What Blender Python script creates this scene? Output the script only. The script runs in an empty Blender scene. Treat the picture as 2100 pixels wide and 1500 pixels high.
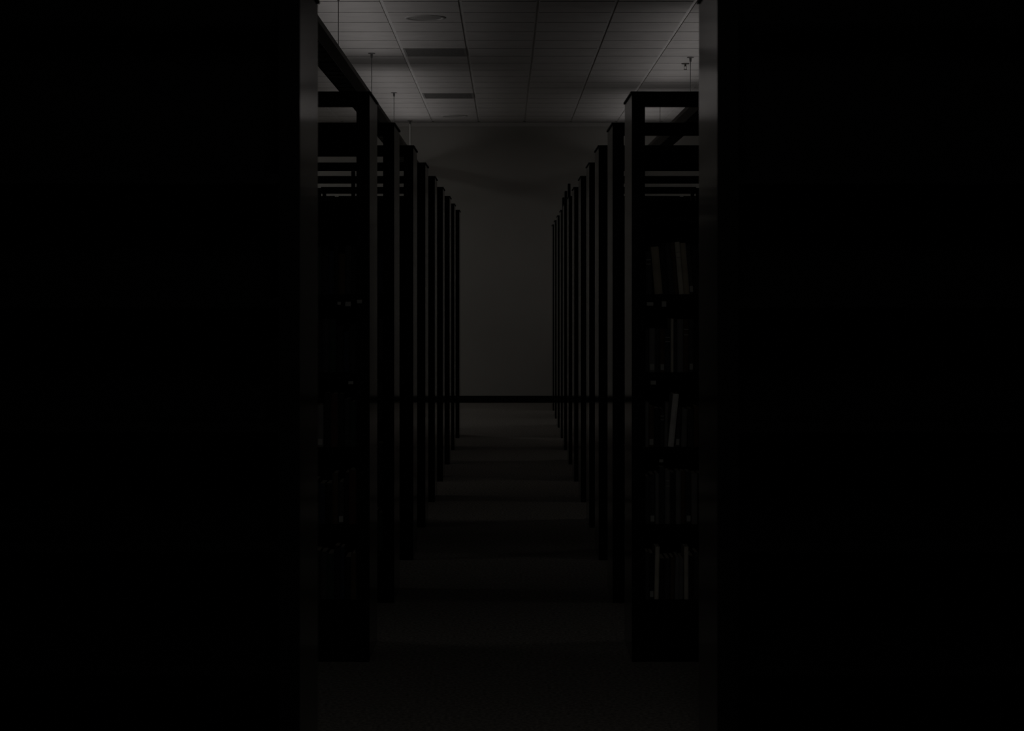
import bpy, bmesh, math, random
from mathutils import Vector, Matrix
random.seed(7)
C = bpy.context.scene
COL = C.collection
# ------------------------------------------------------------------ camera
EYE = 1.504
cam = bpy.data.cameras.new('camera'); camo = bpy.data.objects.new('camera', cam); COL.objects.link(camo)
camo.location = (0, 0, EYE); camo.rotation_euler = (math.pi / 2, 0, 0)
cam.sensor_fit = 'HORIZONTAL'; cam.sensor_width = 36.0
F = 4200.0
cam.lens = 36.0 * F / 2100.0
cam.shift_x = 13.0 / 2100.0
cam.shift_y = -157.3 / 2100.0
cam.clip_start = 0.05
cam.dof.use_dof = True; cam.dof.focus_distance = 13.0; cam.dof.aperture_fstop = 8.0
C.camera = camo
# ------------------------------------------------------------------ world, exposure
w = bpy.data.worlds.new('dark_world'); C.world = w; w.use_nodes = True
w.node_tree.nodes['Background'].inputs[0].default_value = (0, 0, 0, 1)
w.node_tree.nodes['Background'].inputs[1].default_value = 0.0
C.view_settings.view_transform = 'Standard'; C.view_settings.look = 'None'
C.view_settings.gamma = 1.0; C.view_settings.exposure = 0.0
C.view_settings.use_curve_mapping = False
LAMP_W = 0.42          # watts per metre of fluorescent tube (the lamps are dimmed right down)
LAMP_COL = (1.0, 0.955, 0.94)

# ------------------------------------------------------------------ helpers
def mat(name, col, rough=0.6, spec=0.5, metal=0.0, noise=0.0, nscale=30.0, bump=0.0, bscale=200.0, stretch=None):
    m = bpy.data.materials.new(name); m.use_nodes = True
    nt = m.node_tree; b = nt.nodes['Principled BSDF']
    b.inputs['Base Color'].default_value = (*col, 1); b.inputs['Roughness'].default_value = rough
    b.inputs['Metallic'].default_value = metal; b.inputs['Specular IOR Level'].default_value = spec
    tc = nt.nodes.new('ShaderNodeTexCoord'); mp = nt.nodes.new('ShaderNodeMapping')
    nt.links.new(tc.outputs['Object'], mp.inputs[0])
    if stretch: mp.inputs['Scale'].default_value = stretch
    if noise:
        n = nt.nodes.new('ShaderNodeTexNoise'); n.inputs['Scale'].default_value = nscale; n.inputs['Detail'].default_value = 4
        r = nt.nodes.new('ShaderNodeValToRGB')
        r.color_ramp.elements[0].position = 0.3; r.color_ramp.elements[1].position = 0.7
        r.color_ramp.elements[0].color = (*[c * (1 - noise) for c in col], 1)
        r.color_ramp.elements[1].color = (*[min(1, c * (1 + noise)) for c in col], 1)
        nt.links.new(mp.outputs[0], n.inputs['Vector']); nt.links.new(n.outputs['Fac'], r.inputs[0])
        nt.links.new(r.outputs[0], b.inputs['Base Color'])
    if bump:
        n2 = nt.nodes.new('ShaderNodeTexNoise'); n2.inputs['Scale'].default_value = bscale; n2.inputs['Detail'].default_value = 3
        bp = nt.nodes.new('ShaderNodeBump'); bp.inputs['Strength'].default_value = bump; bp.inputs['Distance'].default_value = 0.004
        nt.links.new(mp.outputs[0], n2.inputs['Vector']); nt.links.new(n2.outputs['Fac'], bp.inputs['Height'])
        nt.links.new(bp.outputs[0], b.inputs['Normal'])
    return m

M = dict(
    ceiling=mat('white_ceiling_tile', (.72, .70, .69), .9, .1, noise=.05, nscale=6, bump=.15, bscale=90),
    grid=mat('ceiling_grid_paint', (.74, .73, .72), .5, .4, noise=.05),
    trim=mat('grey_trim_paint', (.50, .49, .47), .6, .3, noise=.05),
    groove_shade=mat('tile_edge_painted_shade', (.16, .155, .15), .8, .1, noise=.05),
    wall=mat('grey_wall_paint', (.42, .41, .385), .85, .2, noise=.06, nscale=.9, bump=.05, bscale=60),
    floor=mat('mottled_carpet', (.26, .242, .22), .95, .05, noise=.55, nscale=70, bump=.8, bscale=160),
    base=mat('black_rubber_base', (.006, .006, .006), .7, .1, noise=.2),
    black=mat('black_steel', (.0032, .0032, .0034), .6, .07, noise=.2, nscale=20),
    laminate=mat('dark_glossy_laminate', (.024, .022, .020), .10, .5, noise=.12, nscale=3, stretch=(1, 1, .2)),
    cap=mat('black_cap_strip', (.004, .004, .004), .6, .1, noise=.2),
    fixture=mat('grey_fixture_steel', (.10, .09, .085), .5, .3, noise=.1, nscale=8),
    perf=mat('perforated_black_baffle', (.03, .03, .03), .6, .2, noise=.5, nscale=120),
    cable=mat('suspension_steel', (.12, .12, .12), .4, .5, noise=.1),
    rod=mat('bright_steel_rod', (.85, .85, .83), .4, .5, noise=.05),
    vent=mat('vent_metal', (.30, .295, .29), .6, .3, noise=.1),
    rim=mat('speaker_rim_paint', (.55, .54, .53), .5, .4, noise=.05),
    grille=mat('speaker_grille', (.40, .39, .38), .7, .3, noise=.3, nscale=160),
    brass=mat('sprinkler_metal', (.12, .11, .10), .4, .5, metal=.6, noise=.1),
    paper=mat('page_block', (.50, .46, .38), .9, .1, noise=.15, nscale=12, stretch=(40, 1, 1)),
    label=mat('white_label_paper', (.42, .42, .40), .8, .2, noise=.05),
)

class MB:
    def __init__(s): s.bm = bmesh.new()
    def box(s, x0, x1, y0, y1, z0, z1, bev=0.0):
        r = bmesh.ops.create_cube(s.bm, size=1.0)
        for v in r['verts']:
            v.co = Vector(((x0 + x1) / 2 + v.co.x * abs(x1 - x0), (y0 + y1) / 2 + v.co.y * abs(y1 - y0), (z0 + z1) / 2 + v.co.z * abs(z1 - z0)))
        if bev:
            es = set()
            for v in r['verts']: es.update(v.link_edges)
            bmesh.ops.bevel(s.bm, geom=list(es), offset=bev, segments=1, affect='EDGES')
        return s
    def cyl(s, p, q, r0, r1=None, n=16):
        p, q = Vector(p), Vector(q); d = q - p
        mt = Matrix.Translation((p + q) / 2) @ d.to_track_quat('Z', 'Y').to_matrix().to_4x4()
        bmesh.ops.create_cone(s.bm, cap_ends=True, segments=n, radius1=r0, radius2=r0 if r1 is None else r1, depth=d.length, matrix=mt)
        return s
    def prism(s, prof, y0, y1):          # prof: closed (x, z) outline swept along y
        a = [s.bm.verts.new((x, y0, z)) for x, z in prof]; b = [s.bm.verts.new((x, y1, z)) for x, z in prof]
        n = len(prof)
        for i in range(n): s.bm.faces.new((a[i], a[(i + 1) % n], b[(i + 1) % n], b[i]))
        s.bm.faces.new(a[::-1]); s.bm.faces.new(b)
        return s
    def build(s, name, m, parent=None, smooth=False):
        bmesh.ops.recalc_face_normals(s.bm, faces=s.bm.faces)
        me = bpy.data.meshes.new(name); s.bm.to_mesh(me); s.bm.free()
        me.materials.append(m)
        if smooth:
            for p in me.polygons: p.use_smooth = True
        o = bpy.data.objects.new(name, me); COL.objects.link(o)
        if parent: o.parent = parent
        return o

def tag(o, label=None, cat=None, group=None, kind=None):
    if label: o['label'] = label
    if cat: o['category'] = cat
    if group: o['group'] = group
    if kind: o['kind'] = kind
    return o
def thing(name, loc, label, cat, group=None):
    o = bpy.data.objects.new(name, None); COL.objects.link(o); o.location = loc; o.empty_display_size = .1
    return tag(o, label, cat, group)
def struct(o, label):
    return tag(o, label, None, None, 'structure')

# ------------------------------------------------------------------ room
CZ = EYE + 2.203
XL, XR, YN, YF = -6.2, 6.2, -2.2, 27.02
def room(name, m, box, label, cat):
    o = MB().box(*box).build(name, m); struct(o, label); o['category'] = cat; return o
room('floor', M['floor'], (XL, XR, YN, YF, -.1, 0), 'dark mottled carpet floor running down the aisle to the far wall', 'floor')
room('wall_far', M['wall'], (XL, XR, YF, YF + .1, -.1, CZ + .1), 'plain grey wall closing the far end of the aisle', 'wall')
room('wall_near', M['wall'], (XL, XR, YN - .1, YN, -.1, CZ + .1), 'plain grey wall behind the camera', 'wall')
room('wall_left', M['wall'], (XL - .1, XL, YN, YF, -.1, CZ + .1), 'plain grey side wall left of the shelving', 'wall')
room('wall_right', M['wall'], (XR, XR + .1, YN, YF, -.1, CZ + .1), 'plain grey side wall right of the shelving', 'wall')
room('baseboard_far', M['base'], (XL, XR, YF - .012, YF, 0, .092), 'black baseboard along the foot of the far wall', 'baseboard')
mb = MB(); mb.box(XL, XR, YF - .022, YF, CZ - .062, CZ - .012); mb.box(XL, XR, YF - .03, YF, CZ - .012, CZ - .006)
struct(mb.build('trim_1', M['trim']), 'thin pale trim strip where the far wall meets the ceiling')['category'] = 'trim'
# ceiling: lay-in tiles with a narrow groove between rows, hung between long runners
X0, DX, Y0, DY = -.352, .602, 15.70, .613
VENTS = [(-1, 5), (-1, 12)]          # (column, row) of the return-air tiles
mb = MB()
ci0, ci1 = math.floor((XL - X0) / DX), math.ceil((XR - X0) / DX)
ri0, ri1 = math.floor((YN - Y0) / DY), math.ceil((YF - Y0) / DY)
G = .011
for c in range(ci0, ci1):
    for r in range(ri0, ri1):
        if (c, r) in VENTS: continue
        x0 = max(XL, X0 + c * DX + .0145); x1 = min(XR, X0 + (c + 1) * DX - .0145)
        y0 = max(YN, Y0 + r * DY + G); y1 = min(YF, Y0 + (r + 1) * DY - G)
        if x1 - x0 < .02 or y1 - y0 < .02: continue
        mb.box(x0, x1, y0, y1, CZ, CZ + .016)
mb.box(XL, XR, YN, YF, CZ + .0165, CZ + .08)
co = mb.build('ceiling', M['ceiling'])
co.data.materials.append(M['groove_shade'])
for p in co.data.polygons:            # groove shade painted onto the crosswise tile edges and the tee web above
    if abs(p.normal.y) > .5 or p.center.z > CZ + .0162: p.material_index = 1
struct(co, 'suspended ceiling of pale square tiles above the aisle')['category'] = 'ceiling'
mb = MB()
for c in range(ci0, ci1 + 1):
    x = X0 + c * DX
    if XL < x < XR: mb.box(x - .016, x + .016, YN, YF, CZ + .007, CZ + .0162)
go = mb.build('trim_2', M['grid']); struct(go, 'long metal runners of the ceiling grid pointing at the far wall')['category'] = 'ceiling grid'

# ------------------------------------------------------------------ ceiling fittings
for (c, r), nm in zip(VENTS, ('nearer', 'farther')):
    x0, x1, y0, y1 = X0 + c * DX, X0 + (c + 1) * DX, Y0 + r * DY, Y0 + (r + 1) * DY
    t = thing('air_vent', ((x0 + x1) / 2, (y0 + y1) / 2, CZ), '%s dark square air vent set in the ceiling beside the left runner' % nm, 'vent', 'square ceiling vents')
    hx, hy = DX / 2 - .013, DY / 2 - .003
    m = MB(); m.box(-hx, hx, -hy, -hy + .02, -.004, .014); m.box(-hx, hx, hy - .02, hy, -.004, .014)
    m.box(-hx, -hx + .02, -hy + .02, hy - .02, -.004, .014); m.box(hx - .02, hx, -hy + .02, hy - .02, -.004, .014)
    m.build('vent_frame', M['vent'], t)
    m = MB()
    for i in range(14):
        yy = -hy + .045 + i * (2 * hy - .09) / 13; m.box(-hx + .021, hx - .021, yy - .004, yy + .004, -.002, .013)
    for i in range(14):
        xx = -hx + .045 + i * (2 * hx - .09) / 13; m.box(xx - .002, xx + .002, -hy + .021, hy - .021, .001, .012)
    m.build('vent_grille', M['vent'], t)
for yy, nm in ((16.62, 'nearer'), (26.06, 'farther')):
    t = thing('ceiling_speaker', (-.655, yy, CZ), '%s round flush speaker in the ceiling between two runners' % nm, 'speaker', 'round ceiling speakers')
    m = MB(); n = 48
    pr = [(.135, .0), (.142, -.008), (.160, -.010), (.170, -.004), (.172, .0)]
    rings = [[m.bm.verts.new((r * math.cos(2 * math.pi * i / n), r * math.sin(2 * math.pi * i / n), z)) for i in range(n)] for r, z in pr]
    for a, b in zip(rings, rings[1:]):
        for i in range(n): m.bm.faces.new((a[i], a[(i + 1) % n], b[(i + 1) % n], b[i]))
    m.build('rim', M['rim'], t, True)
    m = MB(); rings = []
    for r, z in ((.002, -.0065), (.05, -.006), (.10, -.0045), (.1385, -.001)):
        rings.append([m.bm.verts.new((r * math.cos(2 * math.pi * i / n), r * math.sin(2 * math.pi * i / n), z)) for i in range(n)])
    for a, b in zip(rings, rings[1:]):
        for i in range(n): m.bm.faces.new((a[i], a[(i + 1) % n], b[(i + 1) % n], b[i]))
    m.bm.faces.new(rings[0])
    m.build('grille', M['grille'], t, True)

t = thing('fire_sprinkler', (1.755, 20.0, CZ), 'small pendant fire sprinkler head on the ceiling above the right light fixture', 'sprinkler')
MB().cyl((0, 0, -.008), (0, 0, 0), .036, .040, 24).build('escutcheon', M['brass'], t)
m = MB(); m.cyl((0, 0, -.03), (0, 0, -.006), .010); m.box(-.014, -.010, -.003, .003, -.055, -.028); m.box(.010, .014, -.003, .003, -.055, -.028)
m.box(-.014, .014, -.003, .003, -.058, -.054); m.build('sprinkler_body', M['brass'], t)
MB().cyl((0, 0, -.062), (0, 0, -.0585), .017, .017, 20).build('deflector', M['brass'], t)

# ------------------------------------------------------------------ pendant luminaires
def luminaire(x, y0, y1, cables, lamps, label, tilt=0.0, offset=0.0, power=1.0, bright=()):
    t = thing('pendant_light', (x, y0, EYE + 1.575), label, 'light', 'long pendant light fixtures')
    L = y1 - y0; T = .004
    for sg, nm in ((-1, 'side_panel'), (1, 'side_panel')):
        pr = [(sg * .071, 0), (sg * .113, .050), (sg * .115, .085), (sg * .111, .085), (sg * .109, .052), (sg * .068, .004)]
        MB().prism(pr, 0, L).build(nm, M['fixture'], t)
    m = MB(); m.box(-.0675, .0675, .02, L - .02, 0.001, .004)
    n = int(L / .30)
    for i in range(1, n): m.box(-.0675, .0675, i * L / n - .004, i * L / n + .004, -.004, .0005)
    m.box(-.071, -.0678, .0, L, -.006, .002); m.box(.0678, .071, .0, L, -.006, .002)
    m.build('perforated_baffle', M['perf'], t)
    for ye in (0, L - .004):
        MB().prism([(-.0675, .0045), (.0675, .0045), (.1085, .052), (.1085, .082), (-.1085, .082), (-.1085, .052)], ye, ye + .004).build('end_cap', M['fixture'], t)
    for a, b in lamps:
        ya, yb = a - y0, b - y0
        k = max(1, round((yb - ya) / 1.22)); st = (yb - ya) / k
        for i in range(k):
            m = MB(); m.cyl((offset, ya + i * st + .02, .032), (offset, ya + (i + 1) * st - .02, .032), .013, n=12)
            m.build('fluorescent_tube', M['tube'], t, True)
            for e in (ya + i * st + .008, ya + (i + 1) * st - .02):
                MB().box(offset - .012, offset + .012, e, e + .011, .005, .048).build('lamp_holder', M['fixture'], t)
        la = bpy.data.lights.new('tube_light', 'AREA'); la.shape = 'RECTANGLE'; la.size = .05; la.size_y = yb - ya
        la.energy = LAMP_W * power * (yb - ya); la.color = LAMP_COL
        lo = bpy.data.objects.new('tube_light', la); COL.objects.link(lo); lo.parent = t
        lo.location = (offset, (ya + yb) / 2, .050); lo.rotation_euler = (math.pi, tilt, 0)
    for yc in cables:
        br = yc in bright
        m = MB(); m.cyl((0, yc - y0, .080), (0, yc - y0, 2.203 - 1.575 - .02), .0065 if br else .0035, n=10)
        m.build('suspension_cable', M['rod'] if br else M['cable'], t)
        MB().box(-.1135, .1135, yc - y0 - .012, yc - y0 + .012, .078, .084).build('cross_bracket', M['fixture'], t)
        m = MB(); top = 2.203 - 1.575
        m.cyl((0, yc - y0, top - .008), (0, yc - y0, top), .028, .036, 20); m.cyl((0, yc - y0, top - .045), (0, yc - y0, top - .007), .009, .012, 12)
        m.build('ceiling_canopy', M['cable'], t)
    return t
mt = bpy.data.materials.new('lit_tube_glass'); mt.use_nodes = True
b = mt.node_tree.nodes['Principled BSDF']; b.inputs['Base Color'].default_value = (.8, .8, .8, 1)
b.inputs['Emission Color'].default_value = (*LAMP_COL, 1); b.inputs['Emission Strength'].default_value = .12
M['tube'] = mt
ORD4 = ['first', 'second', 'third', 'fourth']
luminaire(-1.252, 11.2, 26.9, (11.5, 15.33, 19.13, 22.97, 26.8), [(13.2, 19.25), (20.5, 26.45)],
          'long dark pendant light fixture hanging over the left shelving by thin cables', tilt=.12, offset=.02, bright=(26.8,))
luminaire(1.756, 11.2, 26.9, (11.8, 15.63, 19.46, 23.29, 26.7), [(16.0, 21.75), (22.85, 26.5)],
          'long dark pendant light fixture hanging over the right shelving behind its top rails', tilt=-.1)
luminaire(-4.26, 14.0, 26.9, (14.3, 18.5, 22.6, 26.6), [(15.0, 26.4)],  # both outer fixtures are out of view, added to light the room's sides
          'added unseen outer pendant light fixture hanging near the left side wall', power=1.0)
luminaire(4.76, 14.0, 26.9, (14.3, 18.5, 22.6, 26.6), [(15.0, 26.4)],
          'added unseen outer pendant light fixture hanging near the right side wall', power=.8)

# ------------------------------------------------------------------ added fill lights: unseen flush ceiling panels in the side aisles and in front
def fill_panel(x, y, watts, label):
    t = thing('added_fill_panel', (x, y, CZ), label, 'light', 'added fill light panels')
    m = MB(); m.box(-.30, .30, -.60, -.575, -.012, 0); m.box(-.30, .30, .575, .60, -.012, 0); m.box(-.30, -.275, -.575, .575, -.012, 0); m.box(.275, .30, -.575, .575, -.012, 0)
    m.build('panel_frame', M['rim'], t)
    m = MB(); m.box(-.2745, .2745, -.5745, .5745, -.006, -.001); m.build('diffuser', M['tube'], t)
    la = bpy.data.lights.new('added_fill_light', 'AREA'); la.shape = 'RECTANGLE'; la.size = .54; la.size_y = 1.14
    la.energy = watts; la.color = (1.0, .985, .94)
    lo = bpy.data.objects.new('added_fill_light', la); COL.objects.link(lo); lo.parent = t; lo.location = (0, 0, -.014)
for i, (x, y, p) in enumerate(((-4.0, 24.4, 10.0), (-5.2, 20.3, 6.0), (-5.2, 15.5, 6.0), (-5.2, 10.5, 3.0),
                (4.9, 23.6, 5.5), (5.2, 19.2, 6.0), (5.2, 14.2, 6.0), (5.2, 9.6, 3.0), (.1, 2.2, 7.5))):  # last one is added fill for the near books and floor
    fill_panel(x, y, p, 'added unseen fill light panel in front of the nearest bookcases' if i == 8 else
            'added unseen fill light panel over the %s side aisle, %s from the far wall' % ('left' if x < 0 else 'right', ORD4[i % 4]))

# ------------------------------------------------------------------ shelving ranges
H, D, BAY = 2.30, .50, .93
SHELVES = [.249, .553, .864, 1.166, 1.480, 1.792]
ORD = ['first', 'second', 'third', 'fourth', 'fifth', 'sixth', 'seventh', 'eighth', 'ninth', 'tenth', 'eleventh', 'twelfth', 'thirteenth', 'fourteenth']
def shelving(side, lat, y, bays, label, back=1.770, rail=.062, solid=False, header=False, divider=None, labels=()):
    sg = -1 if side == 'left' else 1
    t = thing('bookshelf', (sg * lat, y, 0), label, 'bookcase', 'shelving ranges on the %s of the aisle' % side)
    def bx(m, s0, s1, y0, y1, z0, z1, bev=0): a, b_ = sorted((sg * s0, sg * s1)); return m.box(a, b_, y0, y1, z0, z1, bev)
    bx(MB(), 0, .020, .004, D, 0, H - .0078).build('end_panel', M['laminate'], t)['label'] = 'glossy dark end panel facing the aisle'
    bx(MB(), -.0005, .020, 0, .0035, 0, H - .0078).build('panel_edging', M['black'], t)
    bx(MB(), -.005, .052, -.002, D + .008, H - .0075, H).build('panel_cap', M['cap'], t)
    W = .020 + bays * BAY + .032
    for i in range(bays + 1):
        s = .0205 + i * BAY
        m = MB(); bx(m, s, s + .032, 0, .03, .0, H - .0080); bx(m, s + .002, s + .03, D - .03, D - .001, .0, H - .0080)
        bx(m, s + .006, s + .026, .0305, D - .0305, 1.86, 1.88); bx(m, s + .006, s + .026, .0305, D - .0305, .02, .06)
        m.build('upright', M['black'], t)
    for i in range(bays):
        s0, s1 = .053 + i * BAY, .0205 + (i + 1) * BAY - .0005
        bx(MB(), s0, s1, .002, .024, H - rail, H).build('top_rail', M['black'], t)
        bx(MB(), s0, s1, .004, D - .004, .0, .225).build('base', M['black'], t)
        bx(MB(), s0, s1, D / 2 - .006, D / 2 + .006, .2495, back if not solid else H - .013).build('back_panel', M['black'], t)
        for z in SHELVES:
            m = MB(); 
            bx(m, s0, s1, .004, D / 2 - .0065, z - .020, z); bx(m, s0, s1, D / 2 + .0065, D - .004, z - .020, z)
            bx(m, s0, s1, .0, .0038, z - .024, z + .001); bx(m, s0, s1, D - .0038, D, z - .024, z + .001)
            if z == SHELVES[-1] and not solid and back < 1.79: bx(m, s0, s1, D / 2 - .0062, D / 2 + .0062, z - .0195, z)
            m.build('shelf', M['black'], t)
    if header:
        bx(MB(), .17, .020 + BAY, .008, .020, H - .150, H - rail - .0005).build('header_board', M['black'], t)
    if divider:
        bx(MB(), divider, divider + .024, .0305, .05, 1.7925, H - rail).build('divider_post', M['black'], t)
    for s, z, wd, hh in labels:
        bx(MB(), s, s + wd, -.0022, -.0006, z, z + hh).build('shelf_label', M['label'], t)['label'] = 'small pale shelf label card'
    return t

PITCH = 1.546
BACK = lambda k: 1.770 if k == 0 else 1.93 if k == 1 else 2.0 if k == 2 else 2.05
LEFT = [.5486, .5336, .512, .506, .500, .491, .480, .4785, .467]
RIGHT = [.5088, .5122, .5157, .5267, .5306, .5352, .5400, .5458, .5570, .5640, .5720, .5810]
LABL = [(.075, 1.434, .022, .018), (.115, 1.440, .014, .012), (.030, 1.446, .020, .014), (.012 + .053, 1.12, .02, .012)]
LABR = [(.060, 1.436, .026, .014), (.120, 1.432, .018, .022), (.075, 1.118, .022, .016), (.110, .805, .016, .012)]
shelving('left', .519, 5.16, 2, 'huge blurred black bookcase filling the left of the picture, closest to the camera', solid=True)
shelving('right', .534, 5.16, 2, 'huge blurred black bookcase filling the right of the picture, closest to the camera', solid=True)
for k, l in enumerate(LEFT):
    lab = ('black bookcase on the left with an open top bay, first beyond the cross aisle' if k == 0 else
           'black bookcase with solid header board, %s on the left beyond the cross aisle' % ORD[k] if k == 1 else
           'black bookcase on the left farthest from the camera, last before the bare wall' if k == len(LEFT) - 1 else
           'black bookcase seen edge on, %s on the left beyond the cross aisle' % ORD[k])
    shelving('left', l, 8.25 + PITCH * k, 3, lab, back=BACK(k), rail=(.062 if k < 3 else .053), header=(k == 1), divider=(.444 if k == 3 else None),
             labels=LABL if k == 0 else ())
for k, r in enumerate(RIGHT):
    lab = ('black bookcase on the right with visible book spines, first beyond the cross aisle' if k == 0 else
           'black bookcase with a deep top rail, %s on the right beyond the cross aisle' % ORD[k] if k == 2 else
           'black bookcase carrying a small sign on top, %s on the right beyond the cross aisle' % ORD[k] if k in (8, 9, 10) else
           'black bookcase on the right farthest from the camera, closest to the bare wall' if k == len(RIGHT) - 1 else
           'black bookcase seen edge on, %s on the right beyond the cross aisle' % ORD[k])
    shelving('right', r, 8.25 + PITCH * k, 3, lab, back=BACK(k), rail=(.096 if k == 2 else .062 if k < 3 else .053), labels=LABR if k == 0 else ())
# little signs standing on three of the far right ranges
for k, lx, nm in ((8, .639, 'nearest'), (9, .652, 'middle'), (10, .669, 'farthest')):
    t = thing('shelf_sign', (lx, 8.25 + PITCH * k, H), '%s of three small dark signs on stems atop the far right bookcases' % nm, 'sign', 'signs on top of the right shelving')
    MB().box(-.030, .030, -.001 + .006, .026, 0, .006).build('base', M['black'], t)
    MB().cyl((0, .013, .006), (0, .013, .118), .005).build('stem', M['black'], t)
    MB().box(-.013, .013, -.05, .076, .1185, .262, .004).build('sign_board', M['black'], t)

# ------------------------------------------------------------------ books
BC = {}
def bookmat(nm, col):
    if nm not in BC: BC[nm] = mat('book_cloth_' + nm, col, .7, .25, noise=.18, nscale=14, bump=.05, bscale=300)
    return BC[nm]
COLS = dict(black=(.018, .018, .02), charcoal=(.05, .05, .052), brown=(.09, .06, .04), grey=(.20, .195, .19),
            tan=(.42, .37, .29), cream=(.60, .56, .48), white=(.72, .71, .68), green=(.03, .05, .04), red=(.08, .035, .032), blue=(.03, .038, .06))
def book(name_col, wd, h, dp, label, group, bands=False, sticker=False):
    cm = bookmat(name_col, COLS[name_col])
    m = MB(); bt = .0025; hw = wd / 2; n = 6
    # cover outline in (x, y): spine bulges toward -y, two boards run back
    outer = [(-hw, dp), (-hw, .004)] + [(-hw + wd * i / n, .004 - .0045 * math.sin(math.pi * i / n)) for i in range(1, n)] + [(hw, .004), (hw, dp)]
    inner = [(hw - bt, dp), (hw - bt, .0065), (-hw + bt, .0065), (-hw + bt, dp)]
    pts = outer + inner
    lo = [m.bm.verts.new((x, y, 0)) for x, y in pts]; hi = [m.bm.verts.new((x, y, h)) for x, y in pts]
    N = len(pts)
    for i in range(N): m.bm.faces.new((lo[i], lo[(i + 1) % N], hi[(i + 1) % N], hi[i]))
    m.bm.faces.new(lo[::-1]); m.bm.faces.new(hi)
    o = m.build('book', cm); tag(o, label, 'book', group)
    MB().box(-hw + bt + .0002, hw - bt - .0002, .0067, dp - .004, .003, h - .003).build('pages', M['paper'], o)
    if bands:
        q = MB()
        for z in (h * .70, h * .80): q.box(-hw * .80, hw * .80, -.0016, .0026, z, z + .003)
        q.build('title_band', M['label'], o)['label'] = 'pale band across the spine'
    if sticker:
        MB().box(-hw * .72, hw * .72, -.0017, .0026, h * .05, h * .05 + .024).build('spine_label', M['label'], o)['label'] = 'white call number sticker low on the spine'
    return o
RN = ['top', 'second', 'middle', 'fourth', 'bottom']
def row(side, lat, y, ri, specs, place):
    sg = -1 if side == 'left' else 1
    z = SHELVES[4 - ri]; p0, tp, hp = None, 0, 0
    for i, (wd, h, cn, t, fl) in enumerate(specs):
        x0 = max(0, -t * h) + .001 if p0 is None else p0 + max(0, (tp - t) * min(h, hp)) + .0006
        a = math.atan(t)
        s = x0 + math.cos(a) * wd / 2; zz = z + max(0, wd * math.sin(a)) - math.sin(a) * wd / 2
        lean = 'leaning ' if abs(t) > .02 else ''
        lab = '%s%s book, %s from the aisle, %s book row, %s' % (lean, cn, ORD[i], RN[ri], place)
        o = book(cn, wd, h, .165 + .01 * ((i * 7 + ri) % 3), lab, 'books on the %s row, %s' % (RN[ri], place), 'b' in fl, 's' in fl)
        o.location = (sg * (lat + .0535 + s), y + .010 + .004 * ((i * 5 + ri * 3) % 3), zz + .0012)
        o.rotation_euler = (0, sg * a, 0)
        p0, tp, hp = x0 + wd * math.sqrt(1 + t * t), t, h
P = 1 / 509.0
def px(l): return [(w_ * P, h_ * P, c, t, f) for w_, h_, c, t, f in l]
R2R = [
 [(12, 88, 'charcoal', -.02, 'b'), (16, 98, 'tan', -.09, ''), (13, 106, 'black', -.09, ''), (10, 104, 'charcoal', -.09, ''), (9, 107, 'brown', -.085, ''), (10, 108, 'cream', -.085, 'b'), (11, 106, 'tan', -.08, ''), (9, 103, 'charcoal', -.08, 's'), (13, 100, 'black', -.06, ''), (11, 104, 'grey', -.05, '')],
 [(8, 88, 'charcoal', 0, ''), (12, 90, 'grey', 0, 's'), (9, 89, 'charcoal', 0, ''), (10, 89, 'brown', 0, 's'), (12, 89, 'charcoal', 0, 'b'), (6, 110, 'cream', 0, ''), (7, 104, 'charcoal', 0, ''), (12, 109, 'grey', 0, ''), (11, 109, 'brown', 0, 'b'), (9, 110, 'charcoal', 0, 's'), (12, 100, 'black', 0, '')],
 [(7, 92, 'grey', 0, ''), (11, 84, 'brown', 0, 's'), (12, 80, 'black', 0, ''), (8, 79, 'charcoal', 0, 'b'), (7, 92, 'grey', .02, ''), (12, 109, 'white', .10, ''), (9, 80, 'charcoal', .07, 's'), (11, 78, 'grey', .03, ''), (12, 79, 'charcoal', 0, ''), (10, 84, 'brown', 0, '')],
 [(9, 98, 'charcoal', 0, ''), (11, 102, 'charcoal', 0, 's'), (8, 104, 'grey', 0, ''), (12, 117, 'charcoal', 0, ''), (10, 110, 'grey', 0, 'b'), (11, 106, 'black', 0, ''), (10, 109, 'grey', 0, ''), (10, 108, 'brown', 0, ''), (11, 108, 'charcoal', 0, 's'), (12, 104, 'grey', 0, ''), (10, 104, 'black', 0, '')],
 [(8, 98, 'charcoal', 0, ''), (10, 94, 'black', 0, 's'), (9, 108, 'cream', .02, ''), (12, 84, 'black', .02, ''), (10, 84, 'charcoal', .02, ''), (9, 86, 'brown', .01, ''), (8, 88, 'grey', .02, ''), (9, 84, 'grey', .02, ''), (9, 108, 'cream', 0, ''), (11, 90, 'black', 0, ''), (10, 96, 'charcoal', 0, '')],
]
for i, r in enumerate(R2R): row('right', RIGHT[0], 8.25, i, px(r), 'right bookcase beyond cross aisle')
dk = ['black', 'charcoal', 'brown', 'black', 'blue', 'black', 'green', 'charcoal', 'black', 'red']
rr = random.Random(3)
for i in range(5):
    specs = [(rr.uniform(9, 16), rr.uniform(82, 112), 'grey' if (i, j) == (2, 5) else dk[(i * 3 + j) % 10], 0, 's' if (i, j) in ((2, 5), (3, 2)) else '') for j in range(11)]
    row('left', LEFT[0], 8.25, i, px(specs), 'left bookcase beyond cross aisle')
for side, lats in (('left', LEFT), ('right', RIGHT)):
    for i in range(5):
        specs = [(rr.uniform(9, 15), rr.uniform(84, 108), dk[(i * 3 + j + 4) % 10], 0, '') for j in range(3)]
        row(side, lats[1], 8.25 + PITCH, i, px(specs), 'second bookcase on the %s' % side)
